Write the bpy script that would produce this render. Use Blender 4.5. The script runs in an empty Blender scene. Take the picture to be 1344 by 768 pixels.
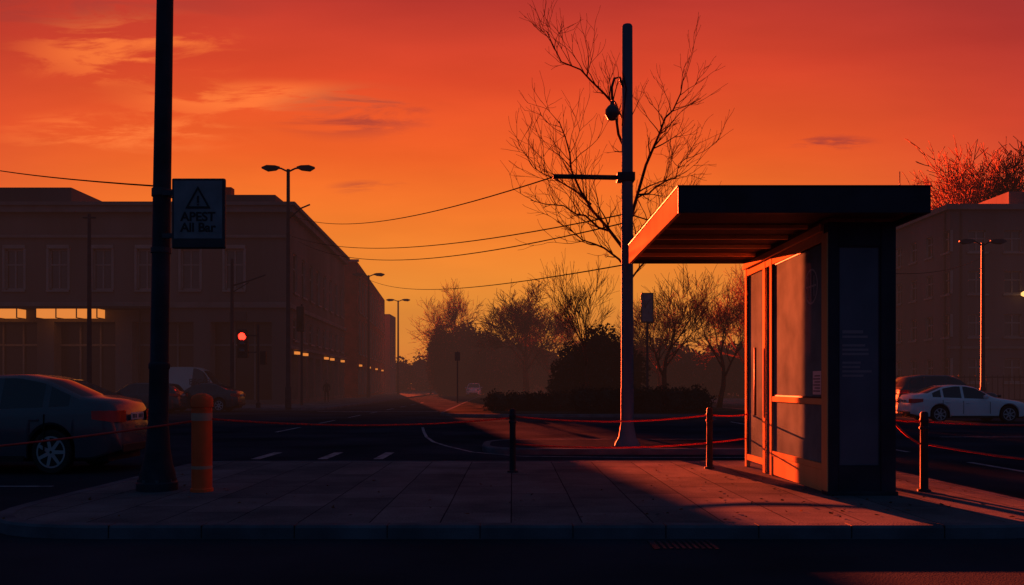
import bpy, bmesh, math, random
from mathutils import Vector, Matrix, noise
R = math.radians
scene = bpy.context.scene
col = scene.collection

# ------------------------------------------------------------------ materials
def mat(name, c, rough=0.7, var=0.25, scale=3.0, bump=0.0, bscale=40.0, metal=0.0, spec=0.4, emit=None, es=0.0, streak=False):
    m = bpy.data.materials.new(name); m.use_nodes = True
    nt = m.node_tree; n = nt.nodes; l = nt.links
    b = n['Principled BSDF']
    b.inputs['Roughness'].default_value = rough
    b.inputs['Metallic'].default_value = metal
    b.inputs['Specular IOR Level'].default_value = spec
    tc = n.new('ShaderNodeTexCoord')
    mp = n.new('ShaderNodeMapping'); l.new(tc.outputs['Object'], mp.inputs[0])
    if streak: mp.inputs['Scale'].default_value = (1, 1, 0.15)
    ns = n.new('ShaderNodeTexNoise'); ns.inputs['Scale'].default_value = scale; ns.inputs['Detail'].default_value = 5
    l.new(mp.outputs[0], ns.inputs['Vector'])
    mx = n.new('ShaderNodeMix'); mx.data_type = 'RGBA'
    mr = n.new('ShaderNodeMapRange'); mr.inputs[1].default_value = 0.3; mr.inputs[2].default_value = 0.7
    l.new(ns.outputs[0], mr.inputs[0]); l.new(mr.outputs[0], mx.inputs['Factor'])
    mx.inputs['A'].default_value = (*[v*(1-var) for v in c], 1)
    mx.inputs['B'].default_value = (*[min(1, v*(1+var)) for v in c], 1)
    l.new(mx.outputs['Result'], b.inputs['Base Color'])
    if bump:
        n2 = n.new('ShaderNodeTexNoise'); n2.inputs['Scale'].default_value = bscale; n2.inputs['Detail'].default_value = 4
        l.new(tc.outputs['Object'], n2.inputs['Vector'])
        bp = n.new('ShaderNodeBump'); bp.inputs['Strength'].default_value = bump; bp.inputs['Distance'].default_value = 0.02
        l.new(n2.outputs[0], bp.inputs['Height']); l.new(bp.outputs[0], b.inputs['Normal'])
    if emit:
        b.inputs['Emission Color'].default_value = (*emit, 1); b.inputs['Emission Strength'].default_value = es
    return m

M = {}
M['asphalt'] = mat('asphalt', (0.030, 0.037, 0.052), 0.95, 0.4, 0.35, 0.5, 60, spec=0.0)
M['kerb'] = mat('kerb_concrete', (0.105, 0.12, 0.15), 0.9, 0.3, 2.0, 0.3, 50, spec=0.0)
M['paint_w'] = mat('road_paint', (0.24, 0.26, 0.30), 0.9, 0.5, 6.0, spec=0.0)
M['darkmetal'] = mat('dark_metal', (0.030, 0.038, 0.052), 0.6, 0.3, 3, 0.1, 30, spec=0.10)
M['polemetal'] = mat('pole_metal', (0.06, 0.07, 0.085), 0.6, 0.35, 1.5, 0.15, 25, streak=True, spec=0.2)
M['greymetal'] = mat('galvanised_metal', (0.09, 0.13, 0.17), 0.7, 0.35, 2, 0.15, 25, streak=True, spec=0.04)
M['orange'] = mat('orange_enamel', (0.56, 0.36, 0.15), 0.8, 0.16, 1.2, 0.05, 20, streak=True, spec=0.0)
M['bollard_o'] = mat('orange_plastic', (1.0, 0.13, 0.035), 0.6, 0.12, 3, 0.1, 20, spec=0.2)
M['white_band'] = mat('reflective_band', (0.6, 0.30, 0.2), 0.5, 0.15)
M['rope'] = mat('red_rope', (0.85, 0.04, 0.03), 0.6, 0.2, 20)
M['navy'] = mat('shelter_navy_steel', (0.022, 0.028, 0.045), 0.55, 0.3, 2, 0.08, 20, spec=0.2)
M['under'] = mat('roof_soffit', (0.06, 0.05, 0.05), 0.7, 0.2, 2, spec=.1)
M['poster'] = mat('poster_panel', (0.07, 0.10, 0.145), 0.4, 0.2, 1.5, spec=0.4)
M['black'] = mat('black_rubber', (0.015, 0.015, 0.017), 0.7, 0.2)
M['sign'] = mat('sign_face', (0.03, 0.035, 0.045), 0.5, 0.15, 3)
M['signp'] = mat('sign_inner_panel', (0.17, 0.20, 0.235), 0.6, 0.2, 5)
M['signtext'] = mat('sign_lettering', (0.012, 0.012, 0.016), 0.6, 0.1)
M['sticker'] = mat('paper_notice', (0.6, 0.6, 0.6), 0.7, 0.1, spec=.0)
M['stone'] = mat('rendered_stone', (0.135, 0.118, 0.118), 0.9, 0.25, 0.3, 0.3, 8, streak=True, spec=0)
M['trim'] = mat('stone_trim', (0.30, 0.26, 0.245), 0.9, 0.2, 0.8, 0.2, 8, spec=0)
M['cornice'] = mat('cornice_stone', (0.2, 0.175, 0.17), 0.9, 0.2, 0.8, 0.2, 8, spec=0)
M['brick'] = mat('red_brick', (0.20, 0.08, 0.06), 0.9, 0.25, 0.8, 0.3, 10, spec=0)
M['stoneR'] = mat('grey_render', (0.13, 0.11, 0.122), 0.9, 0.22, 0.35, 0.3, 8, streak=True, spec=0)
M['roofing'] = mat('roof_felt', (0.06, 0.055, 0.055), 0.9, 0.2, spec=0)
M['glassw'] = mat('window_glass', (0.02, 0.027, 0.04), 0.1, 0.5, 0.45, spec=0.7)
M['shop'] = mat('shop_interior', (0.02, 0.02, 0.026), 0.3, 0.3, 0.4, spec=0.4)
M['warm'] = mat('warm_strip_light', (0.6, 0.3, 0.1), 0.5, 0.0, emit=(1.0, 0.30, 0.05), es=0.85)
M['warm2'] = mat('warm_lamp', (0.8, 0.5, 0.2), 0.5, 0.0, emit=(1.0, 0.5, 0.15), es=2.0)
M['redlamp'] = mat('red_signal', (0.6, 0.02, 0.01), 0.4, 0.0, emit=(1.0, 0.02, 0.01), es=7.0)
M['tail'] = mat('tail_lamp', (0.55, 0.014, 0.01), 0.25, 0.1, spec=0.6)
M['bark'] = mat('bark', (0.05, 0.034, 0.028), 0.9, 0.3, 4, spec=0)
M['twig'] = mat('twig', (0.14, 0.06, 0.035), 0.9, 0.3, 1, spec=0)
M['rim'] = mat('alloy_rim', (0.38, 0.41, 0.45), 0.4, 0.1, metal=0.2)
M['globe'] = mat('lamp_globe', (0.05, 0.05, 0.055), 0.25, 0.1, spec=0.5)
M['wire'] = mat('cable', (0.03, 0.02, 0.02), 0.8, 0.1, spec=0)
M['plate'] = mat('number_plate', (0.6, 0.6, 0.6), 0.5, 0.1)
M['cloth'] = mat('dark_clothes', (0.03, 0.03, 0.035), 0.9, 0.2)
M['skin'] = mat('skin', (0.35, 0.2, 0.15), 0.6, 0.1)
M['hair'] = mat('hair', (0.03, 0.02, 0.015), 0.6, 0.1)
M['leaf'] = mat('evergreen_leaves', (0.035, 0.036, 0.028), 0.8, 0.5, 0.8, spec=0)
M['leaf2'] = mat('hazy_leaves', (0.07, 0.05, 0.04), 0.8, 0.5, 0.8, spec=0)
M['deadleaf'] = mat('fallen_leaf', (0.10, 0.06, 0.035), 0.9, 0.5, 5, spec=0)
M['grass'] = mat('verge', (0.04, 0.042, 0.035), 0.95, 0.4, 0.4, 0.4, 20, spec=0)

def carpaint(name, c, rough=0.25):
    m = mat(name, c, rough, 0.06, 1.0, spec=0.5)
    b = m.node_tree.nodes['Principled BSDF']; b.inputs['Coat Weight'].default_value = 0.5; b.inputs['Coat Roughness'].default_value = 0.08
    return m
M['p_grey'] = carpaint('grey_car_paint', (0.055, 0.068, 0.088))
M['p_dark'] = carpaint('dark_car_paint', (0.028, 0.034, 0.044))
M['p_white'] = carpaint('white_car_paint', (0.72, 0.74, 0.8))
M['p_van'] = carpaint('van_paint', (0.42, 0.39, 0.38), 0.4)
M['carglass'] = mat('car_glass', (0.015, 0.018, 0.022), 0.06, 0.1, spec=0.8)
M['seam'] = mat('panel_gap', (0.008, 0.008, 0.01), 0.8, 0.1)

# paving slabs
def paving():
    m = bpy.data.materials.new('paving_slabs'); m.use_nodes = True
    nt = m.node_tree; n = nt.nodes; l = nt.links; b = n['Principled BSDF']
    tc = n.new('ShaderNodeTexCoord')
    mp = n.new('ShaderNodeMapping'); mp.inputs['Rotation'].default_value = (0, 0, R(90))
    l.new(tc.outputs['Object'], mp.inputs[0])
    wn = n.new('ShaderNodeTexNoise'); wn.inputs['Scale'].default_value = 1.5
    l.new(mp.outputs[0], wn.inputs['Vector'])
    ws = n.new('ShaderNodeVectorMath'); ws.operation = 'SCALE'; ws.inputs['Scale'].default_value = 0.015
    l.new(wn.outputs['Color'], ws.inputs[0])
    wa = n.new('ShaderNodeVectorMath'); wa.operation = 'ADD'; l.new(mp.outputs[0], wa.inputs[0]); l.new(ws.outputs[0], wa.inputs[1])
    br = n.new('ShaderNodeTexBrick'); l.new(wa.outputs[0], br.inputs['Vector'])
    br.inputs['Scale'].default_value = 1.0
    br.inputs['Brick Width'].default_value = 1.15; br.inputs['Row Height'].default_value = 0.72
    br.inputs['Mortar Size'].default_value = 0.009; br.inputs['Mortar Smooth'].default_value = 0.3; br.inputs['Bias'].default_value = -0.2
    br.offset = 0.37; br.offset_frequency = 2
    br.inputs['Color1'].default_value = (0.112, 0.132, 0.152, 1)
    br.inputs['Color2'].default_value = (0.172, 0.192, 0.215, 1)
    br.inputs['Mortar'].default_value = (0.04, 0.045, 0.055, 1)
    ns = n.new('ShaderNodeTexNoise'); ns.inputs['Scale'].default_value = 0.9; ns.inputs['Detail'].default_value = 7; ns.inputs['Roughness'].default_value = 0.65
    l.new(tc.outputs['Object'], ns.inputs['Vector'])
    mr = n.new('ShaderNodeMapRange'); mr.inputs[1].default_value = 0.3; mr.inputs[2].default_value = 0.72; mr.inputs[3].default_value = 0.55; mr.inputs[4].default_value = 1.15
    l.new(ns.outputs[0], mr.inputs[0])
    n3 = n.new('ShaderNodeTexNoise'); n3.inputs['Scale'].default_value = 45; n3.inputs['Detail'].default_value = 4
    l.new(tc.outputs['Object'], n3.inputs['Vector'])
    mr3 = n.new('ShaderNodeMapRange'); mr3.inputs[1].default_value = 0.3; mr3.inputs[2].default_value = 0.7; mr3.inputs[3].default_value = 0.75; mr3.inputs[4].default_value = 1.2
    l.new(n3.outputs[0], mr3.inputs[0])
    mm = n.new('ShaderNodeMath'); mm.operation = 'MULTIPLY'; l.new(mr.outputs[0], mm.inputs[0]); l.new(mr3.outputs[0], mm.inputs[1])
    vm = n.new('ShaderNodeVectorMath'); vm.operation = 'SCALE'
    l.new(br.outputs['Color'], vm.inputs[0]); l.new(mm.outputs[0], vm.inputs['Scale'])
    l.new(vm.outputs[0], b.inputs['Base Color'])
    b.inputs['Roughness'].default_value = 0.9; b.inputs['Specular IOR Level'].default_value = 0.0
    sub = n.new('ShaderNodeMath'); sub.operation = 'MULTIPLY_ADD'; sub.inputs[1].default_value = -1.0
    l.new(br.outputs['Fac'], sub.inputs[0])
    s2 = n.new('ShaderNodeMath'); s2.operation = 'MULTIPLY'; s2.inputs[1].default_value = 0.35; l.new(n3.outputs[0], s2.inputs[0])
    l.new(s2.outputs[0], sub.inputs[2])
    bp = n.new('ShaderNodeBump'); bp.inputs['Strength'].default_value = 0.25; bp.inputs['Distance'].default_value = 0.005
    l.new(sub.outputs[0], bp.inputs['Height']); l.new(bp.outputs[0], b.inputs['Normal'])
    return m
M['paving'] = paving()

def frosted():
    m = bpy.data.materials.new('shelter_glass'); m.use_nodes = True
    nt = m.node_tree; n = nt.nodes; l = nt.links
    b = n['Principled BSDF']
    tc = n.new('ShaderNodeTexCoord')
    ns = n.new('ShaderNodeTexNoise'); ns.inputs['Scale'].default_value = 2.2; ns.inputs['Detail'].default_value = 6
    l.new(tc.outputs['Object'], ns.inputs['Vector'])
    rp = n.new('ShaderNodeMapRange'); rp.inputs[1].default_value = .3; rp.inputs[2].default_value = .7; rp.inputs[3].default_value = .75; rp.inputs[4].default_value = 1.2
    l.new(ns.outputs[0], rp.inputs[0])
    vm = n.new('ShaderNodeVectorMath'); vm.operation = 'SCALE'; vm.inputs[0].default_value = (0.14, 0.24, 0.26)
    l.new(rp.outputs[0], vm.inputs['Scale']); l.new(vm.outputs[0], b.inputs['Base Color'])
    b.inputs['Roughness'].default_value = 0.85; b.inputs['Specular IOR Level'].default_value = 0.0
    tr = n.new('ShaderNodeBsdfTransparent'); tr.inputs[0].default_value = (0.7, 0.7, 0.75, 1)
    mx = n.new('ShaderNodeMixShader'); mx.inputs[0].default_value = 0.78
    l.new(tr.outputs[0], mx.inputs[1]); l.new(b.outputs[0], mx.inputs[2])
    l.new(mx.outputs[0], n['Material Output'].inputs['Surface'])
    return m
M['sglass'] = frosted()

# ------------------------------------------------------------------ helpers
def root(name, loc=(0, 0, 0), rz=0.0):
    e = bpy.data.objects.new(name, None); e.empty_display_size = 0.3
    e.location = loc; e.rotation_euler = (0, 0, rz); col.objects.link(e); return e

def mesh(name, vs, fs, mats, parent=None, mi=None, smooth=False, loc=None):
    me = bpy.data.meshes.new(name); me.from_pydata([tuple(v) for v in vs], [], fs)
    if not isinstance(mats, (list, tuple)): mats = [mats]
    for m in mats: me.materials.append(m)
    if mi: me.polygons.foreach_set('material_index', mi)
    if smooth: me.polygons.foreach_set('use_smooth', [True]*len(me.polygons))
    me.update()
    o = bpy.data.objects.new(name, me); col.objects.link(o)
    if parent: o.parent = parent
    if loc: o.location = loc
    return o

BF = [(0,3,2,1),(4,5,6,7),(0,1,5,4),(1,2,6,5),(2,3,7,6),(3,0,4,7)]
def bv(x0,x1,y0,y1,z0,z1):
    return [(x0,y0,z0),(x1,y0,z0),(x1,y1,z0),(x0,y1,z0),(x0,y0,z1),(x1,y0,z1),(x1,y1,z1),(x0,y1,z1)]
def box(name, b, m, parent=None, bevel=0.0):
    o = mesh(name, bv(*b), BF, m, parent)
    if bevel:
        md = o.modifiers.new('bev', 'BEVEL'); md.width = bevel; md.segments = 2; md.limit_method = 'ANGLE'
    return o
def boxes(name, bl, m, parent=None, bevel=0.0):
    vs = []; fs = []
    for b in bl:
        k = len(vs); vs += bv(*b); fs += [tuple(i+k for i in f) for f in BF]
    o = mesh(name, vs, fs, m, parent)
    if bevel:
        md = o.modifiers.new('bev', 'BEVEL'); md.width = bevel; md.segments = 2; md.limit_method = 'ANGLE'
    return o
def lathe(name, prof, m, parent=None, seg=24, lean=(0, 0), loc=(0, 0, 0)):
    vs = []; fs = []
    for r, z in prof:
        for i in range(seg):
            a = 2*math.pi*i/seg
            vs.append((r*math.cos(a)+lean[0]*z, r*math.sin(a)+lean[1]*z, z))
    for j in range(len(prof)-1):
        for i in range(seg):
            a = j*seg+i; b = j*seg+(i+1) % seg
            fs.append((a, b, b+seg, a+seg))
    fs.append(tuple(range(seg))[::-1]); fs.append(tuple((len(prof)-1)*seg+i for i in range(seg)))
    o = mesh(name, vs, fs, m, parent, loc=loc)
    for p in o.data.polygons: p.use_smooth = len(p.vertices) == 4
    md = o.modifiers.new('es', 'EDGE_SPLIT'); md.split_angle = R(40)
    return o
def tube_data(vs, fs, pts, rads, sides):
    base = len(vs)
    prev = None
    for i, p in enumerate(pts):
        p = Vector(p)
        d = (Vector(pts[min(i+1, len(pts)-1)]) - Vector(pts[max(i-1, 0)]))
        if d.length < 1e-6: d = Vector((0, 0, 1))
        d.normalize()
        if prev is None:
            u = d.cross(Vector((0.3, 0.9, 0.2)));
            if u.length < 1e-3: u = d.cross(Vector((1, 0, 0)))
        else: u = prev - d*prev.dot(d)
        if u.length < 1e-6: u = Vector((1, 0, 0))
        u.normalize(); prev = u; w = d.cross(u)
        for s in range(sides):
            a = 2*math.pi*s/sides
            vs.append(p + (u*math.cos(a)+w*math.sin(a))*rads[i])
    for i in range(len(pts)-1):
        for s in range(sides):
            a = base+i*sides+s; b = base+i*sides+(s+1) % sides
            fs.append((a, b, b+sides, a+sides))
    fs.append(tuple(base+s for s in range(sides))[::-1])
    fs.append(tuple(base+(len(pts)-1)*sides+s for s in range(sides)))
def tube(name, pts, r, m, parent=None, sides=8):
    rads = r if isinstance(r, (list, tuple)) else [r]*len(pts)
    vs = []; fs = []; tube_data(vs, fs, pts, rads, sides)
    return mesh(name, vs, fs, m, parent, smooth=True)
def sag(a, b, s, n=16):
    a = Vector(a); b = Vector(b)
    return [a.lerp(b, i/n) - Vector((0, 0, 4*s*(i/n)*(1-i/n))) for i in range(n+1)]
def text(name, s, size, loc, rot, m, parent, ext=0.002, align='CENTER'):
    c = bpy.data.curves.new(name, 'FONT'); c.body = s; c.size = size; c.align_x = align; c.extrude = ext
    c.materials.append(m)
    o = bpy.data.objects.new(name, c); o.location = loc; o.rotation_euler = rot; o.parent = parent; col.objects.link(o)
    return o

# ------------------------------------------------------------------ camera
cam = bpy.data.cameras.new('camera'); co = bpy.data.objects.new('camera', cam); col.objects.link(co)
cam.sensor_width = 36; cam.lens = 36*1100/1344; cam.shift_y = 121/1344
cam.clip_end = 6000; co.location = (0, 0, 1.4); co.rotation_euler = (R(90), 0, 0)
scene.camera = co
scene.view_settings.view_transform = 'Standard'; scene.view_settings.look = 'None'; scene.view_settings.exposure = 0

# ------------------------------------------------------------------ sun + world
sr, st = 0.165, 0.09
d = Vector((sr, -1, -st))
sun = bpy.data.lights.new('sun', 'SUN'); so = bpy.data.objects.new('sun', sun); col.objects.link(so)
sun.energy = 120.0; sun.angle = R(0.3); sun.color = (1.0, 0.085, 0.02)
so.rotation_euler = d.to_track_quat('-Z', 'Y').to_euler(); so.location = (-30, 150, 30)

w = bpy.data.worlds.new('World'); scene.world = w; w.use_nodes = True
nt = w.node_tree; n = nt.nodes; l = nt.links; n.clear()
def N(t, **k):
    x = n.new(t)
    for a, b in k.items(): setattr(x, a, b)
    return x
def mth(op, a, b=None, c=None):
    x = N('ShaderNodeMath', operation=op)
    for i, v in enumerate((a, b, c)):
        if v is None: continue
        if isinstance(v, (int, float)): x.inputs[i].default_value = v
        else: l.new(v, x.inputs[i])
    return x.outputs[0]
def mrange(v, a, b, c=0.0, e=1.0, smooth=True):
    x = N('ShaderNodeMapRange'); x.interpolation_type = 'SMOOTHSTEP' if smooth else 'LINEAR'
    l.new(v, x.inputs[0]); x.inputs[1].default_value = a; x.inputs[2].default_value = b; x.inputs[3].default_value = c; x.inputs[4].default_value = e
    return x.outputs[0]
def mixc(f, a, b, bt='MIX'):
    x = N('ShaderNodeMix'); x.data_type = 'RGBA'; x.blend_type = bt
    if isinstance(f, (int, float)): x.inputs['Factor'].default_value = f
    else: l.new(f, x.inputs['Factor'])
    for k, v in (('A', a), ('B', b)):
        if isinstance(v, tuple): x.inputs[k].default_value = v
        else: l.new(v, x.inputs[k])
    return x.outputs['Result']
def ramp(v, stops):
    x = N('ShaderNodeValToRGB'); l.new(v, x.inputs[0]); e = x.color_ramp.elements
    while len(e) < len(stops): e.new(0.5)
    for i, (p, c) in enumerate(stops): e[i].position = p; e[i].color = (*c, 1)
    return x.outputs[0]
tc = N('ShaderNodeTexCoord'); sp = N('ShaderNodeSeparateXYZ'); l.new(tc.outputs['Generated'], sp.inputs[0])
X, Y, Z = sp.outputs
zc = mth('MAXIMUM', Z, 0.0)
top_c = (0.018, 0.040, 0.088)
core = ramp(zc, [(0.0, (0.95, 0.25, 0.037)), (0.05, (1.0, 0.32, 0.038)), (0.10, (1.03, 0.335, 0.034)), (0.18, (1.0, 0.225, 0.022)), (0.26, (0.92, 0.122, 0.018)),
                 (0.34, (0.75, 0.066, 0.022)), (0.42, (0.48, 0.036, 0.027)), (0.56, (0.05, 0.026, 0.05)), (1.0, top_c)])
edge = ramp(zc, [(0.0, (0.60, 0.10, 0.04)), (0.08, (0.76, 0.115, 0.035)), (0.18, (0.76, 0.086, 0.026)), (0.26, (0.63, 0.055, 0.024)),
                 (0.34, (0.44, 0.035, 0.027)), (0.42, (0.25, 0.024, 0.030)), (0.56, (0.04, 0.026, 0.05)), (1.0, top_c)])
back = ramp(zc, [(0.0, (0.02, 0.038, 0.08)), (0.3, (0.022, 0.045, 0.10)), (1.0, top_c)])
hor = mth('SQRT', mth('ADD', mth('MULTIPLY', X, X), mth('MULTIPLY', Y, Y)))
hs = mth('MAXIMUM', hor, 0.001)
ga = -0.06
gl = math.hypot(ga, 1)
ca = mth('DIVIDE', mth('ADD', mth('MULTIPLY', X, ga/gl), mth('MULTIPLY', Y, 1/gl)), hs)
fc = mrange(ca, 0.80, 1.0)
front = mixc(fc, edge, core)
ff = mrange(ca, 0.40, 0.86)
sky = mixc(ff, back, front)
ys = mth('MAXIMUM', Y, 0.05)
az = mth('DIVIDE', X, ys); el = mth('DIVIDE', Z, ys)
cv = N('ShaderNodeCombineXYZ'); l.new(mth('MULTIPLY', az, 6.5), cv.inputs[0]); l.new(mth('MULTIPLY', el, 34.0), cv.inputs[1])
cn = N('ShaderNodeTexNoise'); cn.inputs['Scale'].default_value = 1.0; cn.inputs['Detail'].default_value = 7; cn.inputs['Roughness'].default_value = 0.62; cn.inputs['Distortion'].default_value = 0.5
l.new(cv.outputs[0], cn.inputs['Vector'])
cs = mrange(cn.outputs[0], 0.44, 0.58)
def blob(cx, cy, sx, sy, f):
    dx = mth('DIVIDE', mth('SUBTRACT', az, cx), sx); dy = mth('DIVIDE', mth('SUBTRACT', el, cy), sy)
    r = mth('SQRT', mth('ADD', mth('MULTIPLY', dx, dx), mth('MULTIPLY', dy, dy)))
    return mth('MULTIPLY', mrange(r, 0.2, 1.0, f, 0.0), cs)
frontmask = mrange(Y, 0.3, 0.5)
br_ = mth('ADD', mth('ADD', blob(-.46, .40, .17, .06, 1.0), blob(-.46, .30, .20, .035, 1.0)), blob(-.30, .34, .22, .03, 1.0))
br_ = mth('MULTIPLY', mth('MINIMUM', br_, 1.0), frontmask)
dk_ = mth('ADD', mth('ADD', blob(-.19, .325, .13, .04, 1.0), blob(.38, .288, .07, .014, 1.0)), mth('ADD', blob(-.17, .235, .06, .012, .8), blob(-.52, .46, .3, .06, .6)))
dk_ = mth('MULTIPLY', mth('MINIMUM', dk_, 1.0), frontmask)
sky = mixc(mth('MULTIPLY', br_, 0.9), sky, (1.0, 0.19, 0.04, 1))
sky = mixc(mth('MULTIPLY', dk_, 0.8), sky, (0.36, 0.045, 0.035, 1))
cv2 = N('ShaderNodeCombineXYZ'); l.new(mth('MULTIPLY', az, 2.0), cv2.inputs[0]); l.new(mth('MULTIPLY', el, 9.0), cv2.inputs[1])
c2 = N('ShaderNodeTexNoise'); c2.inputs['Scale'].default_value = 1.3; c2.inputs['Detail'].default_value = 5; l.new(cv2.outputs[0], c2.inputs['Vector'])
vs_ = N('ShaderNodeVectorMath', operation='SCALE'); l.new(sky, vs_.inputs[0]); l.new(mrange(c2.outputs[0], 0.25, 0.75, 0.92, 1.08), vs_.inputs['Scale'])
bg = N('ShaderNodeBackground'); l.new(vs_.outputs[0], bg.inputs[0]); bg.inputs[1].default_value = 1.0
ni = N('ShaderNodeTexSky', sky_type='NISHITA'); ni.sun_disc = False
ni.sun_elevation = math.atan(st/math.hypot(1, sr)); ni.sun_rotation = math.atan2(-sr, 1); ni.dust_density = 3.0
bg2 = N('ShaderNodeBackground'); l.new(ni.outputs[0], bg2.inputs[0]); bg2.inputs[1].default_value = 0.0004
ad = N('ShaderNodeAddShader'); l.new(bg.outputs[0], ad.inputs[0]); l.new(bg2.outputs[0], ad.inputs[1])
wo = N('ShaderNodeOutputWorld'); l.new(ad.outputs[0], wo.inputs['Surface'])

# ------------------------------------------------------------------ ground, roads
mesh('ground', [(-3000, -800, -0.17), (3000, -800, -0.17), (3000, 4000, -0.17), (-3000, 4000, -0.17)], [(0, 1, 2, 3)], M['grass'])
mesh('road', [(-200, -60, -0.13), (200, -60, -0.13), (200, 260, -0.13), (-200, 260, -0.13)], [(0, 1, 2, 3)], M['asphalt'])

def rounded(pts, rad, n=8):
    out = []
    m = len(pts)
    for i in range(m):
        p = Vector(pts[i]); a = Vector(pts[i-1]); b = Vector(pts[(i+1) % m])
        r = rad[i] if isinstance(rad, list) else rad
        if r <= 0: out.append(tuple(p)); continue
        d1 = (a-p).normalized(); d2 = (b-p).normalized()
        p1 = p+d1*r; p2 = p+d2*r
        for k in range(n+1):
            t = k/n
            q = p1.lerp(p, t).lerp(p.lerp(p2, t), t)
            out.append(tuple(q))
    return out
def pavement(name, outline, kw=0.18, top=0.0, fill=None):
    rt = root(name)
    n_ = len(outline)
    inner = []
    for i in range(n_):
        p = Vector(outline[i]); a = Vector(outline[i-1]); b = Vector(outline[(i+1) % n_])
        d1 = (p-a).normalized(); d2 = (b-p).normalized()
        n1 = Vector((-d1.y, d1.x)); n2 = Vector((-d2.y, d2.x))
        nn = (n1+n2).normalized(); s = kw/max(0.5, nn.dot(n1))
        inner.append(tuple(p+nn*s))
    vs = [(x, y, -0.16) for x, y in outline]
    bvl = 0.02
    def lerp(o, i, t): return (o[0]+(i[0]-o[0])*t, o[1]+(i[1]-o[1])*t)
    l1 = [(x, y, top-bvl) for x, y in outline]
    l2 = [(*lerp(o, i, 0.12), top+0.004) for o, i in zip(outline, inner)]
    l3 = [(*i, top+0.004) for i in inner]
    l4 = [(*i, top-0.05) for i in inner]
    V = vs+l1+l2+l3+l4; F = []
    for k in range(4):
        for i in range(n_):
            j = (i+1) % n_
            F.append((k*n_+i, k*n_+j, (k+1)*n_+j, (k+1)*n_+i))
    mesh('kerb', V, F, M['kerb'], rt)
    mesh('surface', [(x, y, top) for x, y in inner], [tuple(range(n_))], fill or M['paving'], rt)
    return rt
isl = rounded([(-5.75, 8.3), (6.25, 8.3), (6.25, 15.4), (-5.75, 15.4)], [1.6, 1.7, 0.6, 0.8])
pavement('pavement', isl)
pavement('traffic_island', rounded([(-0.7, 18.3), (6.2, 18.3), (6.2, 21.6), (-0.7, 21.6)], [1.3, 1.0, 1.0, 1.3]), fill=M['asphalt'])
pavement('pavement', rounded([(-90, 50), (-11.2, 50), (-12.5, 150), (-90, 150)], [0, 3.0, 0, 0]))
pavement('verge', rounded([(-3.6, 40), (13.0, 38.5), (13.0, 150), (-4.5, 150)], [2.5, 3.5, 0, 0]), fill=M['grass'])
pavement('pavement', rounded([(16, 46), (120, 46), (120, 160), (16, 160)], [3.0, 0, 0, 0]))
boxes('kerb_joint', [(x, x+0.008, 8.295, 8.46, -0.12, 0.0055) for x in [-4.0+0.92*i for i in range(10)]], M['seam'])
mk = root('road_marking')
def strip(name, pts, wd, z=-0.126):
    vs = []; fs = []
    for i, p in enumerate(pts):
        p = Vector(p); dd = (Vector(pts[min(i+1, len(pts)-1)])-Vector(pts[max(i-1, 0)])).normalized()
        nn = Vector((-dd.y, dd.x))*wd/2
        vs += [(*(p-nn), z), (*(p+nn), z)]
    for i in range(len(pts)-1): fs.append((2*i, 2*i+2, 2*i+3, 2*i+1))
    mesh(name, vs, fs, M['paint_w'], mk)
for i, x in enumerate([-5.27, -3.9, -2.75]): strip('crossing_bar_%d' % i, [(x, 17.2), (x, 18.9)], 0.2)
strip('island_line', [(-3.2, 30), (-2.9, 27.5), (-2.5, 24.5), (-2.1, 22.4), (-1.6, 20.8), (-0.9, 19.0), (0.2, 17.9), (2.5, 17.6), (6, 17.6)], 0.09)
for i in range(8): strip('lane_dash_%d' % i, [(-7.6, 27+6*i), (-7.6, 30+6*i)], 0.12)
for i in range(5): strip('lane_dash_r_%d' % i, [(9.0, 13+6*i), (9.0, 16.5+6*i)], 0.13)
strip('edge_line_a', [(-30, 12.6), (-6.9, 12.6)], 0.1)
strip('stop_line', [(-11, 47.5), (-4.2, 47.5)], 0.4)
strip('edge_line_b', [(12.5, 24.5), (40, 24.5)], 0.14)
for i in range(6): strip('front_dash_%d' % i, [(-14+6*i, 4.9), (-11+6*i, 4.9)], 0.12)
dr = root('drain_cover', (1.6, 7.98, -0.126))
boxes('bars', [(-0.25+0.06*i, -0.22+0.06*i, -0.2, 0.2, 0, 0.006) for i in range(9)]+[(-0.28, -0.25, -0.22, 0.22, 0, 0.006), (0.29, 0.32, -0.22, 0.22, 0, 0.006)], M['darkmetal'], dr)
# fallen leaves
rng = random.Random(77); vs = []; fs = []
for i in range(150):
    if i < 100: x = rng.uniform(-5.4, 6.0); y = 8.6+abs(rng.gauss(0, 1))*2.2
    else: x = rng.uniform(2.2, 5.2); y = rng.uniform(9.5, 14.8)
    if y > 15: continue
    a = rng.uniform(0, 6.28); s = rng.uniform(.015, .04); k = len(vs)
    c_, s_ = math.cos(a)*s, math.sin(a)*s
    vs += [(x-c_, y-s_, .006), (x+s_*.6, y-c_*.6, .006+rng.uniform(0, .02)), (x+c_, y+s_, .007+rng.uniform(0, .015)), (x-s_*.6, y+c_*.6, .006)]
    fs.append((k, k+1, k+2, k+3))
mesh('fallen_leaves', vs, fs, M['deadleaf'])

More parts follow.
